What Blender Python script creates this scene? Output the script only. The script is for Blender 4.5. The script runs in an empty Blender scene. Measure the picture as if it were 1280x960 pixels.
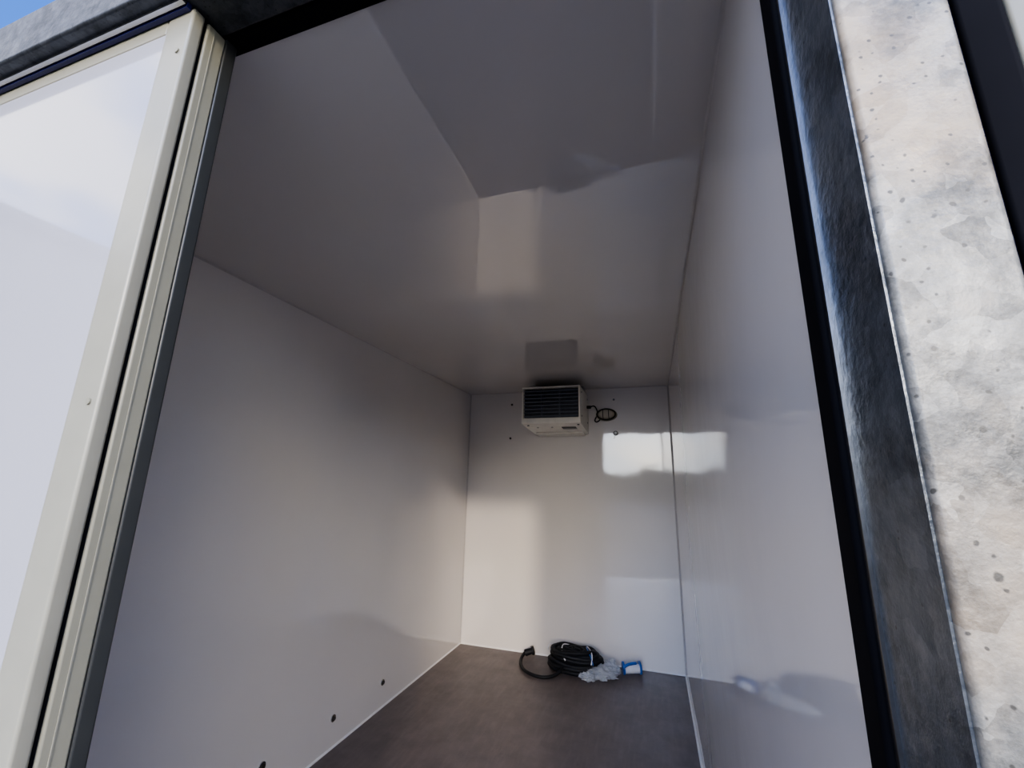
import bpy, bmesh, math, random
from mathutils import Matrix, Vector
random.seed(4)
W=1.5; L=3.0; H=1.81
D=bpy.data; S=bpy.context.scene

# ---------------- helpers ----------------
def link(o,parent=None):
    S.collection.objects.link(o)
    if parent: o.parent=parent
    return o
def empty(name):
    e=D.objects.new(name,None); e.empty_display_size=.1; return link(e)
def mesh_obj(name,bm,mat=None,parent=None,smooth=False,bevel=0,seg=2):
    me=D.meshes.new(name); bm.normal_update(); bm.to_mesh(me); bm.free()
    o=D.objects.new(name,me); link(o,parent)
    if mat:
        for m in (mat if isinstance(mat,(list,tuple)) else [mat]): me.materials.append(m)
    if smooth:
        for p in me.polygons: p.use_smooth=True
    if bevel:
        b=o.modifiers.new("bevel",'BEVEL'); b.width=bevel; b.segments=seg; b.limit_method='ANGLE'; b.harden_normals=False
        for p in me.polygons: p.use_smooth=True
        w=o.modifiers.new("wn",'WEIGHTED_NORMAL')
    return o
def add_box(bm,x0,x1,y0,y1,z0,z1,mi=0):
    v=[bm.verts.new(p) for p in ((x0,y0,z0),(x1,y0,z0),(x1,y1,z0),(x0,y1,z0),(x0,y0,z1),(x1,y0,z1),(x1,y1,z1),(x0,y1,z1))]
    for f in ((0,3,2,1),(4,5,6,7),(0,1,5,4),(1,2,6,5),(2,3,7,6),(3,0,4,7)):
        fc=bm.faces.new([v[i] for i in f]); fc.material_index=mi
    return v
def box(name,x0,x1,y0,y1,z0,z1,mat,parent=None,bevel=0,seg=2):
    bm=bmesh.new(); add_box(bm,x0,x1,y0,y1,z0,z1); return mesh_obj(name,bm,mat,parent,bevel=bevel,seg=seg)
def cyl(name,r,depth,loc,axis,mat,parent=None,r2=None,segs=32,bevel=0):
    bm=bmesh.new(); bmesh.ops.create_cone(bm,cap_ends=True,segments=segs,radius1=r,radius2=r if r2 is None else r2,depth=depth)
    q=Vector((0,0,1)).rotation_difference(Vector(axis)).to_matrix().to_4x4()
    bm.transform(Matrix.Translation(loc)@q)
    return mesh_obj(name,bm,mat,parent,bevel=bevel,smooth=False)
def tube(name,pts,r,mat,parent=None,cyclic=False,radii=None):
    c=D.curves.new(name,'CURVE'); c.dimensions='3D'; c.bevel_depth=r; c.bevel_resolution=4; c.resolution_u=8
    s=c.splines.new('NURBS'); s.points.add(len(pts)-1)
    for i,p in enumerate(pts):
        s.points[i].co=(*p,1)
    s.order_u=4; s.use_endpoint_u=not cyclic; s.use_cyclic_u=cyclic
    c.use_fill_caps=True
    o=D.objects.new(name,c); c.materials.append(mat); return link(o,parent)

# ---------------- materials ----------------
class M:
    def __init__(s,name):
        s.m=D.materials.new(name); s.m.use_nodes=True; s.n=s.m.node_tree.nodes; s.l=s.m.node_tree.links
        s.b=s.n['Principled BSDF']; s.tc=s.n.new('ShaderNodeTexCoord')
    def mapping(s,scale=(1,1,1)):
        mp=s.n.new('ShaderNodeMapping'); mp.inputs['Scale'].default_value=scale
        s.l.new(s.tc.outputs['Object'],mp.inputs['Vector']); return mp.outputs[0]
    def warp(s,scale,amt):
        t=s.n.new('ShaderNodeTexNoise'); t.inputs['Scale'].default_value=scale; t.inputs['Detail'].default_value=4
        s.l.new(s.tc.outputs['Object'],t.inputs['Vector'])
        a=s.n.new('ShaderNodeVectorMath'); a.operation='SCALE'; a.inputs['Scale'].default_value=amt; s.l.new(t.outputs['Color'],a.inputs[0])
        b=s.n.new('ShaderNodeVectorMath'); b.operation='ADD'; s.l.new(s.tc.outputs['Object'],b.inputs[0]); s.l.new(a.outputs[0],b.inputs[1])
        return b.outputs[0]
    def noise(s,scale,detail=3,rough=.5,vec=None,dist=0):
        t=s.n.new('ShaderNodeTexNoise'); t.inputs['Scale'].default_value=scale; t.inputs['Detail'].default_value=detail
        t.inputs['Roughness'].default_value=rough; t.inputs['Distortion'].default_value=dist
        s.l.new(vec or s.tc.outputs['Object'],t.inputs['Vector']); return t.outputs['Fac']
    def voro(s,scale,out='Distance',vec=None,feature='F1',rnd=1):
        t=s.n.new('ShaderNodeTexVoronoi'); t.inputs['Scale'].default_value=scale; t.feature=feature
        t.inputs['Randomness'].default_value=rnd
        s.l.new(vec or s.tc.outputs['Object'],t.inputs['Vector'])
        if out=='both': return t.outputs['Distance'],t.outputs['Color']
        return t.outputs[out]
    def bw(s,c):
        b=s.n.new('ShaderNodeSeparateColor'); s.l.new(c,b.inputs[0]); return b.outputs[0]
    def ramp(s,fac,stops):
        r=s.n.new('ShaderNodeValToRGB'); e=r.color_ramp.elements
        while len(e)<len(stops): e.new(.5)
        for i,(p,c) in enumerate(stops):
            e[i].position=p; e[i].color=(c,c,c,1) if isinstance(c,(int,float)) else (*c,1)
        s.l.new(fac,r.inputs[0]); return r.outputs[0]
    def mix(s,fac,a,b,mode='MIX'):
        x=s.n.new('ShaderNodeMix'); x.data_type='RGBA'; x.blend_type=mode
        for sock,v in ((x.inputs['Factor'],fac),(x.inputs[6],a),(x.inputs[7],b)):
            if isinstance(v,(int,float)): sock.default_value=v
            elif isinstance(v,tuple): sock.default_value=(*v,1)
            else: s.l.new(v,sock)
        return x.outputs[2]
    def base(s,v):
        if isinstance(v,tuple): s.b.inputs['Base Color'].default_value=(*v,1)
        else: s.l.new(v,s.b.inputs['Base Color'])
    def set(s,k,v):
        if isinstance(v,(int,float)): s.b.inputs[k].default_value=v
        else: s.l.new(v,s.b.inputs[k])
    def bump(s,h,strength=.1,dist=.01,prev=None):
        b=s.n.new('ShaderNodeBump'); b.inputs['Strength'].default_value=strength; b.inputs['Distance'].default_value=dist
        if prev is not None: s.l.new(prev,b.inputs['Normal'])
        s.l.new(h,b.inputs['Height']); s.l.new(b.outputs[0],s.b.inputs['Normal']); return b.outputs[0]

def grp(name,col,rough=.05,wav=.07,ior=1.85,fine=.22):
    m=M(name)
    m.base(m.mix(m.ramp(m.noise(1.7,4),[(.3,0.),(.7,1.)]),tuple(c*.95 for c in col),col))
    m.set('Roughness',m.ramp(m.noise(3,3),[(.3,rough*.8),(.7,rough*1.3)]))
    m.b.inputs['IOR'].default_value=ior
    p=m.bump(m.noise(2.2,2,.4),wav,.02)
    if fine: m.bump(m.noise(9,2,.4),fine,.002,p)
    return m.m
def plain(name,col,rough=.4,metal=0,var=.08,bs=0,spec=.5):
    m=M(name); m.base(m.mix(m.ramp(m.noise(25,3),[(.35,0.),(.65,1.)]),tuple(c*(1-var) for c in col),col))
    m.set('Roughness',rough); m.set('Metallic',metal); m.set('Specular IOR Level',spec)
    if bs: m.bump(m.noise(120,3),bs,.002)
    return m.m
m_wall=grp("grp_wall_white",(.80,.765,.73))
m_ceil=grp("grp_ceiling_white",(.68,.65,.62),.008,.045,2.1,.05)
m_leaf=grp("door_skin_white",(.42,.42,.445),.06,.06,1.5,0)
m_ext=plain("outer_skin",(.7,.7,.7),.3)
m_beige=plain("beige_profile",(.29,.28,.21),.32,0,.05)
m_beige2=plain("beige_profile_light",(.31,.30,.235),.3,0,.05)
m_rub=plain("black_rubber",(.004,.004,.006),.75,0,.2,0,.12)
m_grey=plain("grey_seal",(.05,.053,.05),.4,.2)
m_blue=plain("blue_film",(.012,.016,.11),.4)
m_caulk=plain("white_sealant",(.85,.84,.82),.5)
m_trim=plain("corner_profile",(.6,.57,.55),.25)
m_cream=plain("cream_housing",(.86,.83,.74),.35)
m_dark=plain("dark_coil",(.02,.024,.032),.4)
m_slat=plain("grille_slat",(.15,.165,.20),.3,.3)
m_chrome=plain("steel",(.5,.5,.5),.25,1)
m_bolt=plain("dark_plug",(.05,.045,.04),.4,.5)
m_blackplastic=plain("black_cable",(.006,.007,.010),.6,0,.08,0,.35)
m_white=plain("white_plastic",(.8,.8,.82),.3)
m_bluep=plain("blue_plastic",(.02,.12,.45),.3)
m_brass=plain("lamp_guard",(.22,.19,.13),.35,.6)
# galvanised steel
def galv(name,lo,hi,metal,rough,stainamt=.55,pit=(.05,.048,.04)):
    m=M(name)
    wv=m.warp(30,.02)
    mid=tuple((a+b)/2 for a,b in zip(lo,hi))
    sp=m.ramp(m.bw(m.voro(60,'Color',wv)),[(.1,lo),(.5,mid),(.9,hi)])
    mot=m.ramp(m.noise(26,9,.75),[(.41,lo),(.49,mid),(.55,hi)])
    c=m.mix(.5,sp,mot)
    blot=m.ramp(m.noise(11,8,.72),[(.40,.5),(.50,1.)])
    c=m.mix(.8,c,blot,'MULTIPLY')
    if stainamt:
        st=m.ramp(m.noise(6.5,5,.6),[(.48,0.),(.64,stainamt)])
        c=m.mix(st,c,(.40,.29,.165))
    wsp=m.warp(80,.005)
    for sc,r0,r1,g in ((42,.07,.11,.68),(85,.10,.16,.72),(170,.14,.24,.68)):
        d,col=m.voro(sc,'both',wsp)
        k=m.mix(1.,m.ramp(d,[(r0,.85),(r1,0.)]),m.ramp(m.bw(col),[(g,0.),(g+.03,1.)]),'MULTIPLY')
        c=m.mix(k,c,pit)
    m.base(c); m.set('Metallic',metal)
    m.set('Roughness',m.ramp(m.noise(50,4),[(.3,rough*.8),(.7,rough*1.2)]))
    m.bump(m.noise(110,5,.6),.3,.003)
    return m.m
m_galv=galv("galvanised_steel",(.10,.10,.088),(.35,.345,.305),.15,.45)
m_galvd=galv("galvanised_steel_weathered_shade",(.07,.086,.104),(.17,.188,.205),.6,.35,0,(.03,.03,.03))  # weathered zinc, darker and bluer: shade of the inward face put into the colour
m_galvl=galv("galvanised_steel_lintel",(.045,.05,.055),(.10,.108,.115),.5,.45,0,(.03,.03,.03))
# floor : film faced plywood
m=M("floor_phenolic_ply")
c=m.mix(m.ramp(m.noise(7,7,.72),[(.3,0.),(.7,1.)]),(.105,.085,.080),(.165,.136,.128))
c=m.mix(m.ramp(m.noise(40,5,.65,m.mapping((1,.15,1))),[(.48,0.),(.72,.35)]),c,(.22,.185,.17))
m.base(c); m.set('Roughness',m.ramp(m.noise(5,4),[(.3,.38),(.7,.5)])); m.bump(m.voro(260),.12,.002)
m_floor=m.m
m=M("asphalt"); m.base(m.mix(m.ramp(m.noise(3,8,.7),[(.3,0.),(.7,1.)]),(.06,.06,.06),(.10,.098,.095))); m.set('Roughness',.9); m.bump(m.noise(60,5),.5,.01); m_asph=m.m
m=M("cladding"); wv=m.n.new('ShaderNodeTexWave'); wv.inputs['Scale'].default_value=1.5; m.l.new(m.tc.outputs['Object'],wv.inputs[0])
m.base(m.mix(wv.outputs['Fac'],(.12,.12,.12),(.17,.17,.17))); m.set('Roughness',.6); m_clad=m.m
m=M("foliage"); m.base(m.mix(m.noise(2,6),(.02,.035,.015),(.07,.10,.04))); m.set('Roughness',.9); m_fol=m.m
m=M("clear_film"); m.base((.88,.93,.99)); m.set('Roughness',.1); m.set('Transmission Weight',.58); m.set('IOR',1.3); m.bump(m.noise(45,4,.6,dist=1),.9,.012); m_film=m.m

# ---------------- room shell ----------------
T=.06; Yf=.180; Ys=.294
box("wall_left",-T,0,Ys,L+T,-T,H+T,m_wall)
box("wall_right",W,W+T,Ys,L+T,-T,H+T,m_wall)
box("wall_back",0,W,L,L+T,-T,H+T,m_wall)
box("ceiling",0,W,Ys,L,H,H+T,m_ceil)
box("floor",0,W,Ys,L,-T,0,m_floor)
def bead(name,a,b,d1,d2,r,mat):
    a=Vector(a);b=Vector(b);d1=Vector(d1);d2=Vector(d2)
    bm=bmesh.new(); prof=[Vector((0,0,0))]+[d1*r*(1-math.sin(t))+d2*r*(1-math.cos(t)) for t in [i*math.pi/2/5 for i in range(6)]]
    A=[bm.verts.new(a+p) for p in prof];B=[bm.verts.new(b+p) for p in prof]
    n=len(prof)
    for i in range(n): bm.faces.new((A[i],A[(i+1)%n],B[(i+1)%n],B[i]))
    bm.faces.new(A);bm.faces.new(B[::-1]); bmesh.ops.recalc_face_normals(bm,faces=bm.faces)
    mesh_obj(name,bm,mat)
bead("trim_1",(0,Ys,0),(0,L,0),(1,0,0),(0,0,1),.007,m_caulk)
bead("trim_2",(W,Ys,0),(W,L,0),(-1,0,0),(0,0,1),.009,m_caulk)
bead("trim_3",(0,L,0),(W,L,0),(0,-1,0),(0,0,1),.008,m_caulk)
bead("trim_4",(0,L,0),(0,L,H),(1,0,0),(0,-1,0),.008,m_trim)
bead("trim_5",(W,L,0),(W,L,H),(-1,0,0),(0,-1,0),.007,m_trim)
bead("trim_6",(0,Ys,H),(0,L,H),(1,0,0),(0,0,-1),.006,m_trim)
bead("trim_7",(W,Ys,H),(W,L,H),(-1,0,0),(0,0,-1),.006,m_trim)
bead("trim_8",(0,L,H),(W,L,H),(0,-1,0),(0,0,-1),.006,m_trim)

# ---------------- steel door frame ----------------
fr=empty("steel_door_frame")
X1=1.56
box("post_right",W,X1,Yf,.262,-.16,1.80,[m_galv],fr,bevel=.004,seg=3)
box("post_return",W-.0015,W+.001,Yf+.0045,.258,-.1,1.798,m_galvd,fr)  # thin sheet over the post's inner face, its shade painted in
box("post_lip",W-.004,W+.002,.258,.263,-.1,1.80,m_chrome,fr)
box("seal_right",W-.008,W+.002,.264,.294,0,H,m_rub,fr,bevel=.004,seg=3)
box("post_backing",W,X1,.262,Ys,-.16,1.80,m_grey,fr)
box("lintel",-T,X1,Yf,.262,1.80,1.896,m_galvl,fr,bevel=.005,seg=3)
box("lintel_backing",-T,X1,.262,Ys,H,1.896,m_grey,fr)
box("seal_top",0,W,.264,.294,H-.008,H+.002,m_rub,fr,bevel=.004,seg=3)
box("lintel_drip_edge",-T,.745,.198,.204,1.793,1.806,m_chrome,fr)
box("lintel_film",-T,.745,.206,.212,1.790,1.806,m_blue,fr)
box("post_left",-T,0,Yf,Ys,-.16,1.80,m_galv,fr,bevel=.006)
box("sill",0,W,Yf,Ys,-.16,-.001,m_galvd,fr,bevel=.006)

# ---------------- closed left leaf ----------------
d1=empty("door_1")
LX=.75
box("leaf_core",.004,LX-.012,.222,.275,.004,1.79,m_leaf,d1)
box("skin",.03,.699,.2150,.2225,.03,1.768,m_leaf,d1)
box("profile_stile_meeting",.697,LX,.213,.231,.004,1.798,m_beige2,d1,bevel=.004,seg=3)
box("profile_rail_top",.004,.697,.2135,.231,1.766,1.798,m_beige2,d1,bevel=.003)
box("profile_rail_bottom",.004,.697,.2135,.231,.004,.034,m_beige2,d1,bevel=.003)
box("profile_stile_hinge",.004,.034,.2138,.231,.034,1.766,m_beige2,d1,bevel=.003)
box("gap_seal",LX-.012,LX-.004,.231,.2365,.004,1.796,m_rub,d1)
box("edge_profile",LX-.014,LX,.2355,.264,.004,1.796,m_beige,d1,bevel=.003,seg=3)
box("edge_groove",LX-.0005,LX+.0008,.2455,.2470,.006,1.79,m_beige2,d1)
box("edge_seal",LX-.016,LX+.001,.264,.283,.004,1.800,m_grey,d1,bevel=.003,seg=3)
for i,z in enumerate((1.72,1.2,.6,.1)):
    cyl("rivet_%d"%(i+1),.004,.003,(.735,.2125,z),(0,-1,0),m_beige,d1,segs=16)

# ---------------- opened right leaf ----------------
d2=empty("door_2")
box("film_strip",0,.006,-.010,0,0,1.80,m_blue,d2)
box("seal_strip",.006,.026,-.016,0,0,1.80,m_rub,d2,bevel=.003)
box("inner_profile",.026,.085,-.012,0,0,1.80,m_beige2,d2,bevel=.003)
box("inner_skin",.085,.70,-.010,0,0.04,1.76,m_leaf,d2)
box("outer_skin",0,.74,0,.05,0,1.80,m_ext,d2,bevel=.004)
box("edge_profile",.70,.745,-.012,0,0,1.80,m_beige2,d2,bevel=.003)
d2.matrix_world=Matrix.Translation((1.563,.200,0))@Matrix.Rotation(math.radians(-25),4,'Z')

# ---------------- evaporator ----------------
ev=empty("evaporator_unit")
bm=bmesh.new()
x0,x1=.545,.941; yb=L; yf=2.62; zt=1.757; zl=1.506; zk=1.474; zg=1.545
pr=[(yb,zt),(yf,zt),(yf,zl),(yb,zk)]
A=[bm.verts.new((x0,y,z)) for y,z in pr];B=[bm.verts.new((x1,y,z)) for y,z in pr]
for i in range(4):
    j=(i+1)%4; f=bm.faces.new((A[i],A[j],B[j],B[i]))
    if i==1: front=f
bm.faces.new(A[::-1]);bm.faces.new(B); bmesh.ops.recalc_face_normals(bm,faces=bm.faces)
r=bmesh.ops.inset_region(bm,faces=[front],thickness=.016)
for v in front.verts:
    if v.co.z<1.6: v.co.z=zg
bmesh.ops.recalc_face_normals(bm,faces=bm.faces)
e=bmesh.ops.extrude_face_region(bm,geom=[front])
nv=[g for g in e['geom'] if isinstance(g,bmesh.types.BMVert)]
nf=[g for g in e['geom'] if isinstance(g,bmesh.types.BMFace)]
if front.is_valid: bmesh.ops.delete(bm,geom=[front],context='FACES_ONLY')
for v in nv: v.co.y+=.03
for f in nf: f.material_index=1
bmesh.ops.recalc_face_normals(bm,faces=bm.faces)
mesh_obj("housing",bm,[m_cream,m_dark],ev,bevel=.004)
gx0,gx1,gz0,gz1=x0+.016,x1-.016,zg,zt-.016
bm=bmesh.new()
n=8
for i in range(n):
    z=gz0+(i+.5)*(gz1-gz0)/n
    v=add_box(bm,gx0,gx1,-.008,.008,-.0036,.0036)
    bmesh.ops.transform(bm,matrix=Matrix.Translation((0,yf+.010,z))@Matrix.Rotation(math.radians(20),4,'X'),verts=v)
mesh_obj("louvers",bm,m_slat,ev)
bm=bmesh.new()
for i in range(1,3):
    x=gx0+i*(gx1-gx0)/3; add_box(bm,x-.002,x+.002,yf+.003,yf+.024,gz0,gz1)
for i in range(60):
    x=gx0+(i+.5)*(gx1-gx0)/60; add_box(bm,x-.0006,x+.0006,yf+.024,yf+.030,gz0,gz1)
mesh_obj("coil_fins",bm,m_slat,ev)
def under(x,t,dz=0):
    return (x,yf+(yb-yf)*t,zl+(zk-zl)*t-dz)
bm=bmesh.new()
tp=[under(x0+.03,.72),under(x1-.02,.72),under(x1-.02,.97),under(x0+.03,.97)]
vv=[bm.verts.new(p) for p in tp]+[bm.verts.new((p[0],p[1],p[2]-.014)) for p in tp]
for f in ((0,1,2,3),(7,6,5,4),(0,4,5,1),(1,5,6,2),(2,6,7,3),(3,7,4,0)): bm.faces.new([vv[i] for i in f])
bmesh.ops.recalc_face_normals(bm,faces=bm.faces)
mesh_obj("drip_tray",bm,m_cream,ev,bevel=.003)
bm=bmesh.new()
for i in range(9):
    p=under(.80+.011*i,.40,.001); add_box(bm,p[0]-.002,p[0]+.002,p[1]-.045,p[1]+.045,p[2]-.003,p[2]+.004)
mesh_obj("outlet_vent",bm,m_dark,ev)
for i,(x,t) in enumerate(((.58,.12),(.63,.3),(.92,.12),(.73,.3))):
    cyl("fixing_%d"%(i+1),.007,.008,under(x,t,.001),(0,0,1),m_chrome if i%2 else m_dark,ev,segs=16)
for i,(y,z) in enumerate(((2.68,1.72),(2.68,1.56),(2.95,1.72),(2.95,1.55))):
    cyl("side_screw_%d"%(i+1),.006,.005,(x1+.001,y,z),(1,0,0),m_chrome,ev,segs=16)
for i,x in enumerate((x0+.03,x1-.03)):
    box("hanger_%d"%(i+1),x-.012,x+.012,2.90,2.99,zt-.002,H,m_chrome,ev)
cyl("cable_gland",.011,.03,(x1+.014,2.93,1.66),(1,0,0),m_blackplastic,ev,segs=20)

# ---------------- bulkhead lamp ----------------
bl=empty("bulkhead_lamp")
cx,cz=1.072,1.612
def ell(name,rx,rz,y0,y1,mat,tx=1.0,parent=bl,cx=cx,cz=cz):
    bm=bmesh.new(); N=40
    a=[bm.verts.new((cx+rx*math.cos(t),y0,cz+rz*math.sin(t))) for t in [2*math.pi*i/N for i in range(N)]]
    b=[bm.verts.new((cx+rx*tx*math.cos(t),y1,cz+rz*tx*math.sin(t))) for t in [2*math.pi*i/N for i in range(N)]]
    for i in range(N): bm.faces.new((a[i],a[(i+1)%N],b[(i+1)%N],b[i]))
    bm.faces.new(a);bm.faces.new(b); bmesh.ops.recalc_face_normals(bm,faces=bm.faces)
    return mesh_obj(name,bm,mat,parent,bevel=.003)
ell("base",.076,.046,L,L-.03,m_brass,.95)
m=M("lamp_glass"); m.base((.50,.46,.38)); m.set('Roughness',.15); m_glass=m.m
ell("glass",.058,.034,L-.03,L-.06,m_glass,.8)
def ring(rx,rz,y): return [(cx+rx*math.cos(2*math.pi*i/16),y,cz+rz*math.sin(2*math.pi*i/16)) for i in range(16)]
tube("guard_ring",ring(.066,.040,L-.034),.004,m_blackplastic,bl,True)
for i in range(2):
    x=cx-.02+.04*i
    tube("guard_bar_%d"%(i+1),[(x,L-.034,cz-.036),(x,L-.068,cz-.022),(x,L-.072,cz),(x,L-.068,cz+.022),(x,L-.034,cz+.036)],.0025,m_blackplastic,bl)
tube("lamp_cable",[(.965,2.93,1.66),(.985,2.94,1.675),(1.0,2.96,1.668),(1.012,2.985,1.63),(1.005,2.985,1.60),(.985,2.985,1.575),(.995,2.985,1.555),(1.02,2.985,1.565),(1.035,2.985,1.59)],.0045,m_blackplastic)
for (x,z) in ((.352,1.713),(.344,1.452),(1.126,1.722),(1.12,1.452)):
    o=cyl("wall_bolt",.0085,.010,(x,L-.004,z),(0,-1,0),m_bolt if x<1 else m_chrome,None,r2=.006,segs=20)
wh=empty("wall_hook")
cyl("rosette",.017,.008,(1.132,L-.004,1.478),(0,-1,0),m_bolt,wh,segs=24)
cyl("knob",.011,.022,(1.132,L-.016,1.478),(0,-1,0),m_white,wh,r2=.009,segs=24,bevel=.002)
for (y,z) in ((2.039,.116),(1.677,.116),(1.314,.128)):
    e0=empty("wall_plug")
    cyl("flange",.014,.004,(.002,y,z),(1,0,0),m_chrome,e0,segs=24)
    cyl("cap",.011,.010,(.005,y,z),(1,0,0),m_bolt,e0,r2=.008,segs=24)

# ---------------- stuff on the floor ----------------
cc=empty("power_cable_coil")
def loop(cx,cy,z,rx,ry,seed,tilt=.0,jit=.018,n=14,hz=.012):
    rr=random.Random(seed); P=[]
    for i in range(n):
        t=2*math.pi*i/n; k=1+rr.uniform(-jit,jit)*4
        P.append((cx+rx*k*math.cos(t),cy+ry*k*math.sin(t),max(.014,z+tilt*math.cos(t)+rr.uniform(-hz,hz))))
    return P
k=0
for z in (.014,.034,.055,.075,.092,.108):
    for s in (1.0,.82,.62,.42,.2):
        k+=1
        sc=s*(1-.22*(z/.11)**3)
        tube("strand_%d"%k,loop(.852+random.uniform(-.01,.01),2.85,z,.168*sc,.095*sc,k),.0135,m_blackplastic,cc,True)
for i,(mm,x) in enumerate(((m_white,.935),(m_bluep,.945),(m_white,.80))):
    P=[]
    rr=random.Random(i+50)
    for a in range(7):
        t=.5+(math.pi*.55)*a/6; P.append((x+.03*math.sin(2*t+i),2.85-.11*math.cos(t),.02+.112*math.sin(t)+rr.uniform(-.004,.004)))
    tube("stripe_%d"%(i+1),P,.0035,mm,cc)
tube("tail",[(.80,2.78,.05),(.78,2.72,.02),(.735,2.655,.012),(.67,2.635,.012),(.57,2.68,.012),(.515,2.77,.012),(.495,2.85,.014),(.50,2.885,.03),(.52,2.90,.045)],.0095,m_blackplastic,cc)
cyl("plug_body",.021,.06,(.538,2.905,.045),(.75,.15,.25),m_blackplastic,cc,r2=.016,segs=24,bevel=.003)
cyl("plug_collar",.025,.016,(.560,2.909,.052),(.75,.15,.25),m_blackplastic,cc,segs=24,bevel=.002)
tube("tie_wrap",[(.72,2.90,.08),(.69,2.93,.12),(.65,2.95,.10),(.655,2.94,.06)],.003,m_white,cc)
def crumple(name,c,r,seed,mat,parent=None):
    from mathutils import noise
    bm=bmesh.new(); bmesh.ops.create_icosphere(bm,subdivisions=5,radius=1)
    for v in bm.verts:
        p=v.co.copy()
        n=noise.noise(p*2.2+Vector((seed,0,0)))*.45+abs(noise.noise(p*5+Vector((0,seed,0))))*.35
        q=p*(.8+n); v.co=Vector((c[0]+q.x*r[0],c[1]+q.y*r[1],max(.002,c[2]+q.z*r[2])))
    return mesh_obj(name,bm,mat,parent,smooth=True)
pb=empty("plastic_bag")
crumple("bag_body",(1.00,2.80,.025),(.11,.08,.04),3,m_film,pb)
crumple("bag_fold",(1.065,2.86,.03),(.055,.05,.05),8,m_film,pb)
crumple("bag_neck",(.94,2.73,.02),(.045,.04,.025),11,m_film,pb)
tr=empty("film_roll")
ax=Vector((.9,.25,.06)).normalized()
cyl("roll",.024,.10,(1.185,2.905,.030),ax,m_white,tr,segs=28)
for i,s in enumerate((-1,1)):
    cyl("blue_flange_%d"%(i+1),.036,.012,Vector((1.185,2.905,.036))+ax*.05*s,ax,m_bluep,tr,segs=28,bevel=.003)
tube("blue_band",[(1.14,2.86,.045),(1.155,2.865,.068),(1.19,2.875,.070),(1.21,2.90,.066)],.008,m_bluep,tr)

# ---------------- outside ----------------
box("ground",-60,60,-90,20,-.75,-.70,m_asph)
bd=empty("unseen_reflection_building")  # unseen block, added only to reflect in the closed leaf
box("cladding",-24,-13,-30,4,-.7,7.0,m_clad,bd)
box("roof_edge",-24.2,-12.8,-30.2,4.2,7.0,7.3,m_grey,bd)
b2=empty("unseen_sky_blocker")  # unseen block, added to keep bright sky out of the left-hand wall reflection
box("cladding",10.2,30,-34,-26,-.7,5.2,m_clad,b2)
box("roof_edge",10.1,30.1,-34.1,-25.9,5.2,5.4,m_grey,b2)
bm=bmesh.new()
rr=random.Random(2)
for i in range(60):
    x=-30+i*1.1; r0=rr.uniform(1.2,2.1)
    bmesh.ops.create_icosphere(bm,subdivisions=2,radius=r0,matrix=Matrix.Translation((x,-48+rr.uniform(-1,1),-.7+r0*.8))@Matrix.Diagonal((1,1,1.3,1)))
for v in bm.verts: v.co+=Vector((rr.uniform(-.1,.1),rr.uniform(-.1,.1),rr.uniform(-.1,.1)))
mesh_obj("unseen_horizon_hedge",bm,m_fol)  # unseen row, added to cut off the reflected sky just above the horizon

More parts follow.
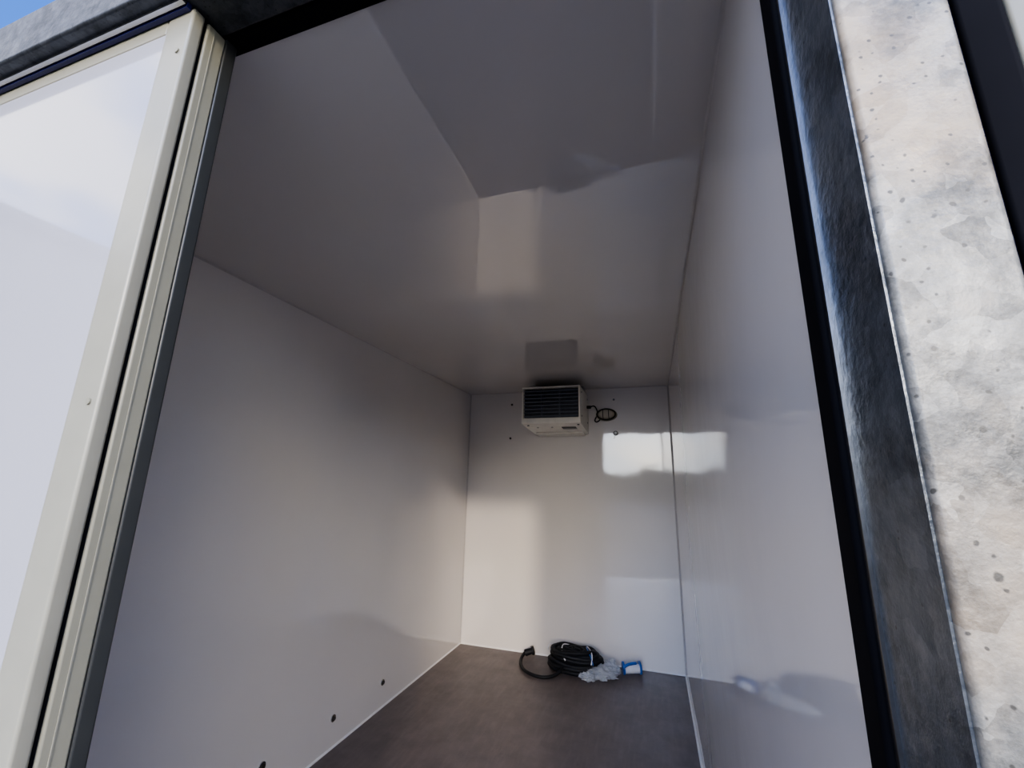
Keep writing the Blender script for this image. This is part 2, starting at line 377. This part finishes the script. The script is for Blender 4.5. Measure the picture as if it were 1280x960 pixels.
# ---------------- light ----------------
w=D.worlds.new("sky"); S.world=w; w.use_nodes=True; n=w.node_tree.nodes; l=w.node_tree.links
bg=n['Background']; tc=n.new('ShaderNodeTexCoord'); sep=n.new('ShaderNodeSeparateXYZ'); l.new(tc.outputs['Generated'],sep.inputs[0])
def wr(fac,stops):
    r=n.new('ShaderNodeValToRGB'); e=r.color_ramp.elements
    while len(e)<len(stops): e.new(.5)
    for i,(p,c) in enumerate(stops): e[i].position=p; e[i].color=(*c,1)
    l.new(fac,r.inputs[0]); return r.outputs[0]
sky=wr(sep.outputs['Z'],[(0,(.72,.78,.90)),(.12,(.55,.68,.95)),(.45,(.08,.24,.78)),(1,(.05,.15,.55))])
nz=n.new('ShaderNodeTexNoise'); nz.inputs['Scale'].default_value=2.6; nz.inputs['Detail'].default_value=7
mp=n.new('ShaderNodeMapping'); mp.inputs['Scale'].default_value=(1,1,2.2); l.new(tc.outputs['Generated'],mp.inputs[0]); l.new(mp.outputs[0],nz.inputs['Vector'])
cl=wr(nz.outputs['Fac'],[(.46,(0,0,0)),(.60,(1,1,1))])
mx=n.new('ShaderNodeMix'); mx.data_type='RGBA'; l.new(cl,mx.inputs['Factor']); l.new(sky,mx.inputs[6]); mx.inputs[7].default_value=(1,.96,.93,1)
dp=n.new('ShaderNodeVectorMath'); dp.operation='DOT_PRODUCT'; l.new(tc.outputs['Generated'],dp.inputs[0]); dp.inputs[1].default_value=Vector((.2,-.9,.36)).normalized()
gl=wr(dp.outputs['Value'],[(0,(.50,.50,.50)),(.12,(.9,.9,.9)),(.7,(.95,.95,.95)),(.91,(3.4,3.2,2.8)),(1,(5.6,5.2,4.5))])
mm=n.new('ShaderNodeMix'); mm.data_type='RGBA'; mm.blend_type='MULTIPLY'; mm.inputs['Factor'].default_value=1; l.new(mx.outputs[2],mm.inputs[6]); l.new(gl,mm.inputs[7])
l.new(mm.outputs[2],bg.inputs[0]); bg.inputs[1].default_value=1.5
sd=D.lights.new("sun",'SUN'); sd.energy=.78; sd.angle=math.radians(3.5); sd.color=(1,.84,.66)
so=D.objects.new("sun",sd); link(so); so.rotation_mode='QUATERNION'
so.rotation_quaternion=Vector((0,0,-1)).rotation_difference(Vector((-.95,2.80,-.83)).normalized()); so.location=(2,-6,4)

S.view_settings.view_transform='AgX'; S.view_settings.look='AgX - Medium High Contrast'; S.view_settings.exposure=1.08

# ---------------- camera ----------------
cd=D.cameras.new("camera"); cd.sensor_width=36; cd.lens=531.41/1280*36; cd.clip_start=.01; cd.clip_end=300
co=D.objects.new("camera",cd); link(co)
co.matrix_world=Matrix.Translation((1.36222,-.10298,1.11564))@Matrix.Rotation(.31587,4,'Z')@Matrix.Rotation(math.pi/2+.2299,4,'X')@Matrix.Rotation(.0207,4,'Z')
S.camera=co
